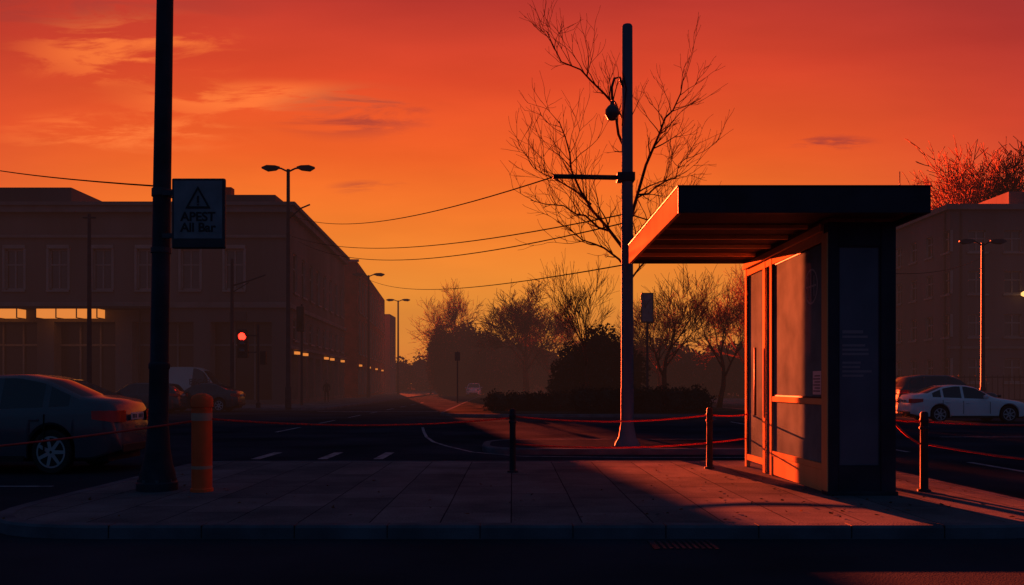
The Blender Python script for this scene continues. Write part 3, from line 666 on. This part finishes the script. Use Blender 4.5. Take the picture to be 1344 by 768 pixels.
SUV = dict(L=4.7, top=[(0, .6), (.05, .85), (.3, 1.0), (1.2, 1.1), (1.35, 1.14), (1.95, 1.6), (2.4, 1.72), (3.6, 1.72), (4.2, 1.64), (4.55, 1.2), (4.66, 1.0), (4.7, .6)],
           belt=[(0, .6), (.3, .95), (1.3, 1.08), (4.4, 1.17), (4.7, .6)], wheels=(0.9, 3.65), wr=0.37, ws=(1.35, 2.0), rs=(4.2, 4.52), pill=[(2.55, 2.65), (3.5, 3.6)], win=(1.6, 4.3), W=0.94)
VAN = dict(L=5.0, top=[(0, .6), (.05, .95), (.5, 1.25), (.8, 1.35), (1.5, 2.1), (1.9, 2.3), (2.6, 2.36), (4.9, 2.34), (4.97, 2.2), (5.0, .6)],
           belt=[(0, .6), (.4, 1.05), (1.0, 1.2), (4.9, 1.25), (5.0, .6)], wheels=(0.9, 4.0), wr=0.35, ws=(.8, 1.55), rs=(9, 9), pill=[(2.2, 9)], win=(1.2, 2.2), W=1.0)
def car(name, spec, loc, rz, paint, sc=(1, 1, 1), plate=True):
    rt = root(name, loc, rz); rt.scale = sc
    L_ = spec['L']; W_ = spec['W']; wr = spec['wr']; base = 0.22
    xs = set([0, 0.02, 0.05, L_-0.02, L_-0.05, L_])
    x = 0.1
    while x < L_-0.08: xs.add(round(x, 3)); x += 0.1
    for wx in spec['wheels']:
        for k in range(-10, 11): xs.add(round(wx+(wr+0.07)*math.sin(k*math.pi/20), 4))
    for a, b in spec['pill']:
        if b < L_: xs.add(a); xs.add(b)
    for a in (*spec['ws'], *spec['rs'], *spec['win']):
        if a < L_: xs.add(a)
    xs = sorted(xs)
    vs = []; rows = 9
    for x in xs:
        top = sm(spec['top'], x, 0.06); belt = min(sm(spec['belt'], x, .05), top-0.02)
        e = min(x, L_-x)
        w_ = W_*(1-0.30*max(0, 1-e/0.55)**2.6)-0.02*abs(x-L_/2)/L_
        zb = base+0.12*max(0, 1-e/0.35)
        for wx in spec['wheels']:
            dx = abs(x-wx); ra = wr+0.07
            if dx < ra: zb = max(zb, wr+math.sqrt(max(0, ra*ra-dx*dx)))
        zb = min(zb, belt-0.12)
        wg = w_-0.05-max(0, top-belt)*0.36
        zt = max(belt+0.01, top-0.05)
        mid = max(zb+0.04, min(0.55, belt-0.12))
        sec = [(w_-0.05, zb), (w_-0.012, zb+0.03), (w_, mid), (w_-0.004, max(mid+0.02, belt-0.13)), (w_-0.02, max(mid+0.03, belt-0.05)), (w_-0.06, belt),
               (wg, zt), (wg-0.09, top), (0, top+0.015)]
        vs += [(x-L_/2, -a, b) for a, b in sec] + [(x-L_/2, a, b) for a, b in sec[-2::-1]]
    nr = rows*2-1; fs = []; mi = []
    for i in range(len(xs)-1):
        xm = (xs[i]+xs[i+1])/2; top = interp(spec['top'], xm); belt = interp(spec['belt'], xm)
        for j in range(nr-1):
            a = i*nr+j; fs.append((a, a+nr, a+nr+1, a+1))
            jj = j if j < rows-1 else nr-2-j
            m_ = 0
            if jj == 5 and spec['win'][0] < xm < spec['win'][1] and top-belt > 0.17 and not any(p[0] < xm < p[1] for p in spec['pill']): m_ = 1
            if jj == 7 and (spec['ws'][0] < xm < spec['ws'][1] or spec['rs'][0] < xm < spec['rs'][1]): m_ = 1
            mi.append(m_)
    fs.append(tuple(range(nr))); mi.append(0); k = (len(xs)-1)*nr; fs.append(tuple(k+j for j in range(nr))[::-1]); mi.append(0)
    o = mesh('body', vs, fs, [paint, M['carglass']], rt, mi, smooth=True)
    md = o.modifiers.new('es', 'EDGE_SPLIT'); md.split_angle = R(38)
    boxes('underbody', [(-L_/2+0.2, L_/2-0.2, -W_+0.28, W_-0.28, 0.17, 0.75)], M['black'], rt)
    for k, wx in enumerate(spec['wheels']):
        for s in (-1, 1):
            yy = s*(W_-0.13)
            o = lathe('tyre_%d_%d' % (k, s+1), [(wr*0.66, -0.1), (wr*0.93, -0.105), (wr, -0.08), (wr, 0.08), (wr*0.93, 0.105), (wr*0.66, 0.1)], M['black'], rt, 28, loc=(wx-L_/2, yy, wr)); o.rotation_euler = (R(90), 0, 0)
            rv = []; rf = []
            for q in range(7):
                a = 2*math.pi*q/7; ca_, sa_ = math.cos(a), math.sin(a)
                p0 = (0.02*ca_, 0.02*sa_); p1 = (wr*0.68*ca_, wr*0.68*sa_); nx, ny = -sa_*0.030, ca_*0.030
                b0 = len(rv)
                for (px, py), ww in ((p0, 1.0), (p1, 0.8)):
                    for sg_ in (-1, 1): rv.append((wx-L_/2+px+sg_*nx*ww, yy+s*(0.108+0.0005*q), wr+py+sg_*ny*ww))
                rf.append((b0, b0+1, b0+3, b0+2))
            mesh('spokes_%d_%d' % (k, s+1), rv, rf, M['rim'], rt)
            rr_ = []; rg = []
            for q in range(32):
                a = 2*math.pi*q/32
                for rad_ in (wr*0.64, wr*0.72): rr_.append((wx-L_/2+rad_*math.cos(a), yy+s*0.1065, wr+rad_*math.sin(a)))
            for q in range(32): rg.append((2*q, 2*q+1, (2*q+3) % 64, (2*q+2) % 64))
            mesh('rim_%d_%d' % (k, s+1), rr_, rg, M['rim'], rt)
            o = lathe('brake_%d_%d' % (k, s+1), [(wr*0.60, -0.02), (wr*0.60, 0.02)], M['darkmetal'], rt, 20, loc=(wx-L_/2, yy+s*0.03, wr)); o.rotation_euler = (R(90), 0, 0)
    zt_ = interp(spec['belt'], L_-0.3)
    for s in (-1, 1):
        tv = []; tf = []
        pts = []
        for e in (0.36, 0.26, 0.17, 0.1, 0.05, 0.02, 0.0):
            w_ = W_*(1-0.30*max(0, 1-e/0.55)**2.6)-0.01
            pts.append((L_/2-e+0.004, s*(w_+0.006)))
        pts.append((L_/2+0.006, s*(W_*0.70-0.22)))
        for i, (px, py) in enumerate(pts):
            tv += [(px, py, zt_-0.22+0.05*(1-min(1, i/3))), (px-0.015, py-s*0.01, zt_-0.05)]
        for i in range(len(pts)-1): tf.append((2*i, 2*i+2, 2*i+3, 2*i+1))
        mesh('tail_lamp_%d' % (s+1), tv, tf, M['tail'], rt)
        mx = spec['win'][0]-L_/2+0.12; mz = interp(spec['belt'], spec['win'][0])+0.08
        box('mirror_%d' % (s+1), (mx-0.09, mx+0.06, s*(W_+0.09)-0.08, s*(W_+0.09)+0.08, mz-0.07, mz+0.07), paint, rt, 0.04)
        sx = [spec['win'][0]-0.12] + [p[0]+0.05 for p in spec['pill'] if p[0] < L_-0.3]
        boxes('door_gaps_%d' % (s+1), [(q-L_/2, q-L_/2+0.012, s*(W_-0.003)-0.012, s*(W_-0.003)+0.012, 0.35, interp(spec['belt'], q)-0.1) for q in sx], M['seam'], rt)
        boxes('door_handles_%d' % (s+1), [(q-L_/2-0.24, q-L_/2-0.08, s*(W_+0.012)-0.012, s*(W_+0.012)+0.012, interp(spec['belt'], q)-0.2, interp(spec['belt'], q)-0.17) for q in sx[1:]], paint, rt, 0.008)
        boxes('sill_trim_%d' % (s+1), [(-L_/2+spec['wheels'][0]+wr+0.1, -L_/2+spec['wheels'][1]-wr-0.1, s*(W_-0.02)-0.03, s*(W_-0.02)+0.03, 0.19, 0.27)], M['black'], rt)
        box('headlamp_%d' % (s+1), (-L_/2+0.02, -L_/2+0.22, s*(W_*0.66)-0.14, s*(W_*0.66)+0.14, spec['belt'][1][1]-0.13, spec['belt'][1][1]-0.02), M['carglass'], rt, 0.03)
    if plate: box('number_plate', (L_/2+0.004, L_/2+0.018, -0.24, 0.24, zt_-0.2, zt_-0.09), M['plate'], rt, 0.004); boxes('plate_text', [(L_/2+0.019, L_/2+0.021, -0.2+0.06*i, -0.165+0.06*i, zt_-0.175, zt_-0.115) for i in range(7) if i != 3], M['seam'], rt)
    boxes('rear_bumper_insert', [(L_/2-0.03, L_/2+0.014, -0.55, 0.55, 0.30, 0.42)], M['black'], rt, 0.01)
    boxes('front_grille', [(-L_/2-0.012, -L_/2+0.03, -0.5, 0.5, 0.36, 0.52)], M['black'], rt, 0.01)
    return rt
car('parked_car', SEDAN, (-9.2, 15.15, -0.13), 0.0, M['p_grey'], (1.05, 1.0, 1.17))
car('parked_car', SEDAN, (18.55, 34.6, -0.13), R(180), M['p_white'], (1.03, 1, 1.04))
car('parked_suv', SUV, (20.3, 39.5, -0.13), R(180), M['p_dark'], (1.0, 1, 1.15))
car('parked_car', SUV, (-20.0, 45, -0.13), R(0), M['p_dark'], (1.0, 1, 0.95))
car('parked_car', SEDAN, (-17.7, 47.8, -0.13), R(0), M['p_dark'], (1.0, 1, 1.12))
van = car('delivery_van', VAN, (-20.8, 54.5, 0.0), R(180), M['p_van'], (0.98, 1, 1.08))
text('van_lettering', 'BEGER', 0.5, (-0.9, 1.008, 1.3), (R(90), 0, R(180)), M['sign'], van)
car('parked_car', SUV, (-4.9, 108, -0.13), R(90), M['p_white'])

# ------------------------------------------------------------------ pedestrian
def person(loc, rz, h=1.75):
    rt = root('pedestrian', loc, rz)
    J = [(0, 0, .95), (0, 0, 1.15), (0, 0, 1.38), (0, 0, 1.5), (0, .02, 1.66),
         (-.19, 0, 1.4), (-.26, .05, 1.13), (-.24, -.08, .9), (.19, 0, 1.4), (.26, -.05, 1.13), (.24, -.2, .93),
         (-.1, 0, .88), (-.11, -.12, .5), (-.11, -.02, .08), (-.11, -.16, .03), (.1, 0, .88), (.11, .08, .5), (.11, .28, .12), (.11, .18, .03)]
    E = [(0, 1), (1, 2), (2, 3), (3, 4), (2, 5), (5, 6), (6, 7), (2, 8), (8, 9), (9, 10), (0, 11), (11, 12), (12, 13), (13, 14), (0, 15), (15, 16), (16, 17), (17, 18)]
    rad = [.15, .14, .16, .06, .1, .075, .055, .04, .075, .055, .04, .11, .075, .05, .045, .11, .075, .05, .045]
    me = bpy.data.meshes.new('body'); me.from_pydata(J, E, []); me.materials.append(M['cloth'])
    o = bpy.data.objects.new('body', me); col.objects.link(o); o.parent = rt
    o.modifiers.new('skin', 'SKIN')
    for i, v in enumerate(me.skin_vertices[0].data): v.radius = (rad[i], rad[i]*0.8); v.use_root = (i == 0)
    o.modifiers.new('sub', 'SUBSURF').levels = 1
    lathe('head', [(0.02, -0.12), (0.07, -0.09), (0.085, 0), (0.085, 0.06), (0.05, 0.11), (0.01, 0.12)], M['skin'], rt, 14, loc=(0, 0, 1.66))
    lathe('hair', [(0.095, -0.03), (0.097, 0.05), (0.06, 0.12), (0.01, 0.135)], M['hair'], rt, 14, loc=(0, .015, 1.665))
person((-14.6, 66, 0), R(10))

# ------------------------------------------------------------------ trees
MINR = 0.004
def branch(vs, fs, rng, p, dr_, ln, rad, lvl, maxl, kids, up=0.15, spread=0.7, wob=0.18):
    nseg = 5 if lvl == 0 else 4 if lvl < maxl else 3
    pts = [p.copy()]; rads = [rad]; d = dr_.normalized()
    for i in range(nseg):
        d = (d+Vector((rng.uniform(-1, 1), rng.uniform(-1, 1), rng.uniform(-1, 1)))*wob+Vector((0, 0, up*0.3))).normalized()
        pts.append(pts[-1]+d*ln/nseg); rads.append(max(MINR*.7, rad*(1-(i+1)/nseg*(0.55 if lvl < maxl else 0.7))))
    tube_data(vs, fs, pts, rads, 7 if lvl == 0 else 5 if lvl == 1 else 3)
    if lvl >= maxl: return
    k = kids[lvl]
    for i in range(k):
        t = rng.uniform(0.35, 1.0) if lvl > 0 else rng.uniform(0.5, 1.0)
        if i == 0: t = 1.0
        f = t*nseg; j = min(int(f), nseg-1); pp = pts[j].lerp(pts[j+1], f-j)
        a = rng.uniform(0, 2*math.pi)
        dd = (pts[j+1]-pts[j]).normalized()
        u = dd.orthogonal().normalized(); v = dd.cross(u)
        s = spread*rng.uniform(0.6, 1.25)*(0.4 if i == 0 else 1)
        nd = (dd+(u*math.cos(a)+v*math.sin(a))*s+Vector((0, 0, up))).normalized()
        branch(vs, fs, rng, pp, nd, ln*rng.uniform(0.5, 0.78), max(rads[j]*rng.uniform(0.45, 0.62), MINR), lvl+1, maxl, kids, up, spread, wob)
def tree_mesh(name, seed, h, kids, trunk=0.3, rad=0.2, spread=0.75, up=0.15):
    rng = random.Random(seed); vs = []; fs = []
    branch(vs, fs, rng, Vector((0, 0, -0.05)), Vector((0, 0, 1)), h*trunk, rad, 0, len(kids), kids, up, spread)
    zmax = max(v.z for v in vs); s = h/zmax
    vs = [v*s for v in vs]
    me = bpy.data.meshes.new(name); me.from_pydata([tuple(v) for v in vs], [], fs); me.materials.append(M['twig'])
    me.polygons.foreach_set('use_smooth', [True]*len(me.polygons))
    return me
MINR = 0.018
tA = tree_mesh('branches_a', 5, 12, [7, 6, 6, 5, 3], 0.38, 0.30, 0.95, 0.10)
tB = tree_mesh('branches_b', 11, 12, [7, 6, 6, 5, 3], 0.34, 0.28, 0.9, 0.12)
MINR = 0.012
tC = tree_mesh('branches_c', 23, 9, [6, 6, 5, 4], 0.42, 0.15, 0.7, 0.22)
MINR = 0.007
def put(me, x, y, h, rz, base=12, wx=1.0):
    r_ = root('bare_tree', (x, y, 0), rz); r_.scale = (h/base*wx, h/base*wx, h/base)
    o = bpy.data.objects.new('trunk_and_branches', me); o.parent = r_; col.objects.link(o)
put(tA, -7.6, 118, 16.2, 0.3, 12, 0.75)
put(tB, 1.6, 92, 13.0, 1.0, 12, 1.2)
put(tA, 4.8, 100, 11.6, 2.2, 12, 1.0)
put(tC, 4.15, 46, 8.9, 0.5, 9, 1.0)
put(tC, 9.3, 50, 8.9, 2.5, 9, 1.35)
put(tC, 12.6, 51, 8.7, 4.4, 9, 1.3)
put(tB, 17.5, 62, 10.5, 4.0, 12, 0.95)
put(tA, 12.5, 70, 9.5, 1.3, 12, 0.9)
put(tB, 50.5, 88, 26.5, 0.7, 12, 1.0)
put(tA, 55.0, 90, 29.5, 1.7, 12, 0.95)
put(tB, 53.0, 94, 29, 3.9, 12, 1.0)
put(tB, 59.0, 92, 29, 5.1, 12, 0.9)
put(tA, 50.0, 95, 27, 4.1, 12, 0.9)
ht = root('bare_tree', (3.2, 23, -0.1))
rng = random.Random(8); vs = []; fs = []
tr = [(0, 0, 0), (0.03, 0, 2), (-0.02, 0, 4), (0.0, 0, 5.1), (0.05, 0, 6.4), (-0.02, 0, 7.8), (-0.05, 0, 8.6)]
tube_data(vs, fs, tr, [.125, .105, .09, .08, .065, .05, .035], 8)
limbs = [([(-.02, 0, 7.8), (-.38, .1, 9.2), (-1.0, .2, 9.9), (-1.84, .1, 10.4), (-2.25, 0, 11.2)], .045),
         ([(0.02, 0, 5.9), (.46, -.1, 7.5), (.8, -.2, 8.3), (1.2, -.1, 9.0), (1.5, 0, 9.9)], .052),
         ([(0, 0, 5.06), (-.6, .2, 5.9), (-1.3, .3, 6.9), (-1.6, .2, 7.9), (-1.9, .2, 8.8)], .055),
         ([(-.5, .15, 5.75), (-1.2, -.2, 6.1), (-1.8, -.3, 6.35), (-2.7, -.3, 6.5)], .038),
         ([(-1.0, .25, 6.5), (-1.7, .5, 7.1), (-2.3, .5, 7.4), (-2.8, .4, 7.9)], .03),
         ([(.25, -.05, 6.7), (.8, .3, 7.0), (1.4, .5, 7.3), (1.75, .5, 7.9)], .03),
         ([(.02, 0, 5.3), (.6, .3, 6.1), (1.1, .4, 6.6), (1.6, .4, 6.8)], .034),
         ([(0, 0, 4.6), (-.7, -.3, 5.2), (-1.3, -.4, 5.4), (-2.0, -.4, 5.9)], .036),
         ([(0, 0, 4.3), (.6, -.3, 5.0), (1.1, -.4, 5.3), (1.4, -.4, 5.7)], .03)]
for pts, r0 in limbs:
    pts = [Vector(p) for p in pts]
    q = [pts[0]]
    for a, b in zip(pts, pts[1:]):
        q.append(a.lerp(b, .5)+Vector((rng.uniform(-1, 1), rng.uniform(-1, 1), rng.uniform(-1, 1)))*0.11); q.append(b)
    rr = [r0*(1-0.75*i/(len(q)-1)) for i in range(len(q))]
    tube_data(vs, fs, q, rr, 5)
    for i in range(1, len(q)):
        dd = (q[i]-q[i-1]).normalized()
        for k in range(2 if i < 3 else 3):
            a = rng.uniform(0, 6.28); u = dd.orthogonal().normalized(); v = dd.cross(u)
            nd = (dd*0.7+(u*math.cos(a)+v*math.sin(a))*rng.uniform(.5, 1.1)+Vector((0, 0, .25))).normalized()
            branch(vs, fs, rng, q[i-1].lerp(q[i], rng.random()), nd, rng.uniform(0.4, 1.0), max(rr[i]*0.55, 0.01), 0, 2, [3, 2], 0.15, 0.75, 0.2)
mesh('trunk_and_branches', vs, fs, M['bark'], ht, smooth=True)

def foliage(name, loc, lobes, n_leaf, size, m, seed=1):
    rt = root(name, loc); rng = random.Random(seed)
    vs = []; fs = []
    tot = sum(l_[3]*l_[5] for l_ in lobes)
    for (cx, cy, cz, rx, ry, rz) in lobes:
        k = int(n_leaf*rx*rz/tot)
        for _ in range(k):
            d = Vector((rng.gauss(0, 1), rng.gauss(0, 1), rng.gauss(0, 1))).normalized()
            nz = 1+0.28*noise.noise(Vector((d.x*2+cx*3, d.y*2, d.z*2+seed)))+0.20*noise.noise(d*6+Vector((cx, seed, 0)))
            rr = nz*(rng.uniform(0.72, 1.0)+(rng.random() < .12)*rng.uniform(0, .12))
            p = Vector((cx+d.x*rx*rr, cy+d.y*ry*rr, max(0.02, cz+d.z*rz*rr)))
            s = size*rng.uniform(.5, 1.3)
            a = Vector((rng.gauss(0, 1), rng.gauss(0, 1), rng.gauss(0, 1))).normalized(); b = a.orthogonal().normalized()
            b = (b*math.cos(1)+a.cross(b)*math.sin(1)); k0 = len(vs)
            vs += [p-a*s, p-b*s*.5, p+a*s, p+b*s*.5]; fs.append((k0, k0+1, k0+2, k0+3))
    mesh('leaves', vs, fs, m, rt)
    cvs = []; cfs = []
    for (cx, cy, cz, rx, ry, rz) in lobes:
        b0 = len(cvs)
        for i in range(9):
            th = math.pi*i/8
            for j in range(14):
                ph = 2*math.pi*j/14
                dd = Vector((math.sin(th)*math.cos(ph), math.sin(th)*math.sin(ph), math.cos(th)))
                q = 0.74*(1+0.28*noise.noise(Vector((dd.x*2+cx*3, dd.y*2, dd.z*2+seed))))
                cvs.append((cx+dd.x*rx*q, cy+dd.y*ry*q, max(0.0, cz+dd.z*rz*q)))
        for i in range(8):
            for j in range(14):
                cfs.append((b0+i*14+j, b0+i*14+(j+1) % 14, b0+(i+1)*14+(j+1) % 14, b0+(i+1)*14+j))
    mesh('inner_foliage', cvs, cfs, m, rt)
foliage('evergreen_tree', (5.6, 52, 0), [(-1.6, 0, 1.8, 1.5, 1.6, 2.2), (-.2, 0, 2.5, 1.9, 1.8, 2.6), (1.2, .3, 2.0, 1.6, 1.7, 2.3), (-2.3, .3, 1.1, 1.1, 1.2, 1.4)], 15000, 0.12, M['leaf'], 2)
foliage('hedge', (2.6, 45, 0), [(i*1.1-3.3, 0, 0.45, 0.9, 0.7, 0.62) for i in range(7)], 6000, 0.08, M['leaf'], 3)
foliage('hedge', (7.0, 42, 0), [(i*1.1-3.3, 0, 0.6, 0.9, 0.8, 0.75) for i in range(6)], 6000, 0.08, M['leaf'], 4)
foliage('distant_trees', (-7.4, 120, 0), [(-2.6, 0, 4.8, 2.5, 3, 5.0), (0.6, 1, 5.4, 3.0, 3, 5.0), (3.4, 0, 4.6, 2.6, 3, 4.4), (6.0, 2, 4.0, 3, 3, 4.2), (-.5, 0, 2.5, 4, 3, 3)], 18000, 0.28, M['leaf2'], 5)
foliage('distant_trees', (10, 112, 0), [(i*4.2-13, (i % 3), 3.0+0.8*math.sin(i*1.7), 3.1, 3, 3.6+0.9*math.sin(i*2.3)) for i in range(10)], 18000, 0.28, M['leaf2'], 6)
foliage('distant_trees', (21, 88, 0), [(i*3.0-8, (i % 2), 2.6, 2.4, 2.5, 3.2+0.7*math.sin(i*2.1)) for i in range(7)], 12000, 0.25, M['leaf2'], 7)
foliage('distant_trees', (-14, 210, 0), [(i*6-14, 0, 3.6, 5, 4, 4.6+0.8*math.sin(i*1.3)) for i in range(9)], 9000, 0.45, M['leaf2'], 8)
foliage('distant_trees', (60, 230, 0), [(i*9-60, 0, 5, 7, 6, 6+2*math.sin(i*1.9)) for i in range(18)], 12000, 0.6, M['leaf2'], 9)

# ------------------------------------------------------------------ low mist (real volume, absorbing + faintly glowing)
def haze(name, b, dens, colr):
    m = bpy.data.materials.new(name); m.use_nodes = True; nt = m.node_tree; n = nt.nodes; l = nt.links; n.clear()
    ab = n.new('ShaderNodeVolumeAbsorption'); ab.inputs['Color'].default_value = (0, 0, 0, 1); ab.inputs['Density'].default_value = dens
    em = n.new('ShaderNodeEmission'); em.inputs[0].default_value = (*colr, 1); em.inputs[1].default_value = dens
    a = n.new('ShaderNodeAddShader'); l.new(ab.outputs[0], a.inputs[0]); l.new(em.outputs[0], a.inputs[1])
    o = n.new('ShaderNodeOutputMaterial'); l.new(a.outputs[0], o.inputs['Volume'])
    return box('mist', b, m)
haze('mist_low', (-150, 150, 30, 138, -0.1, 13.0), 0.0040, (0.125, 0.045, 0.034))
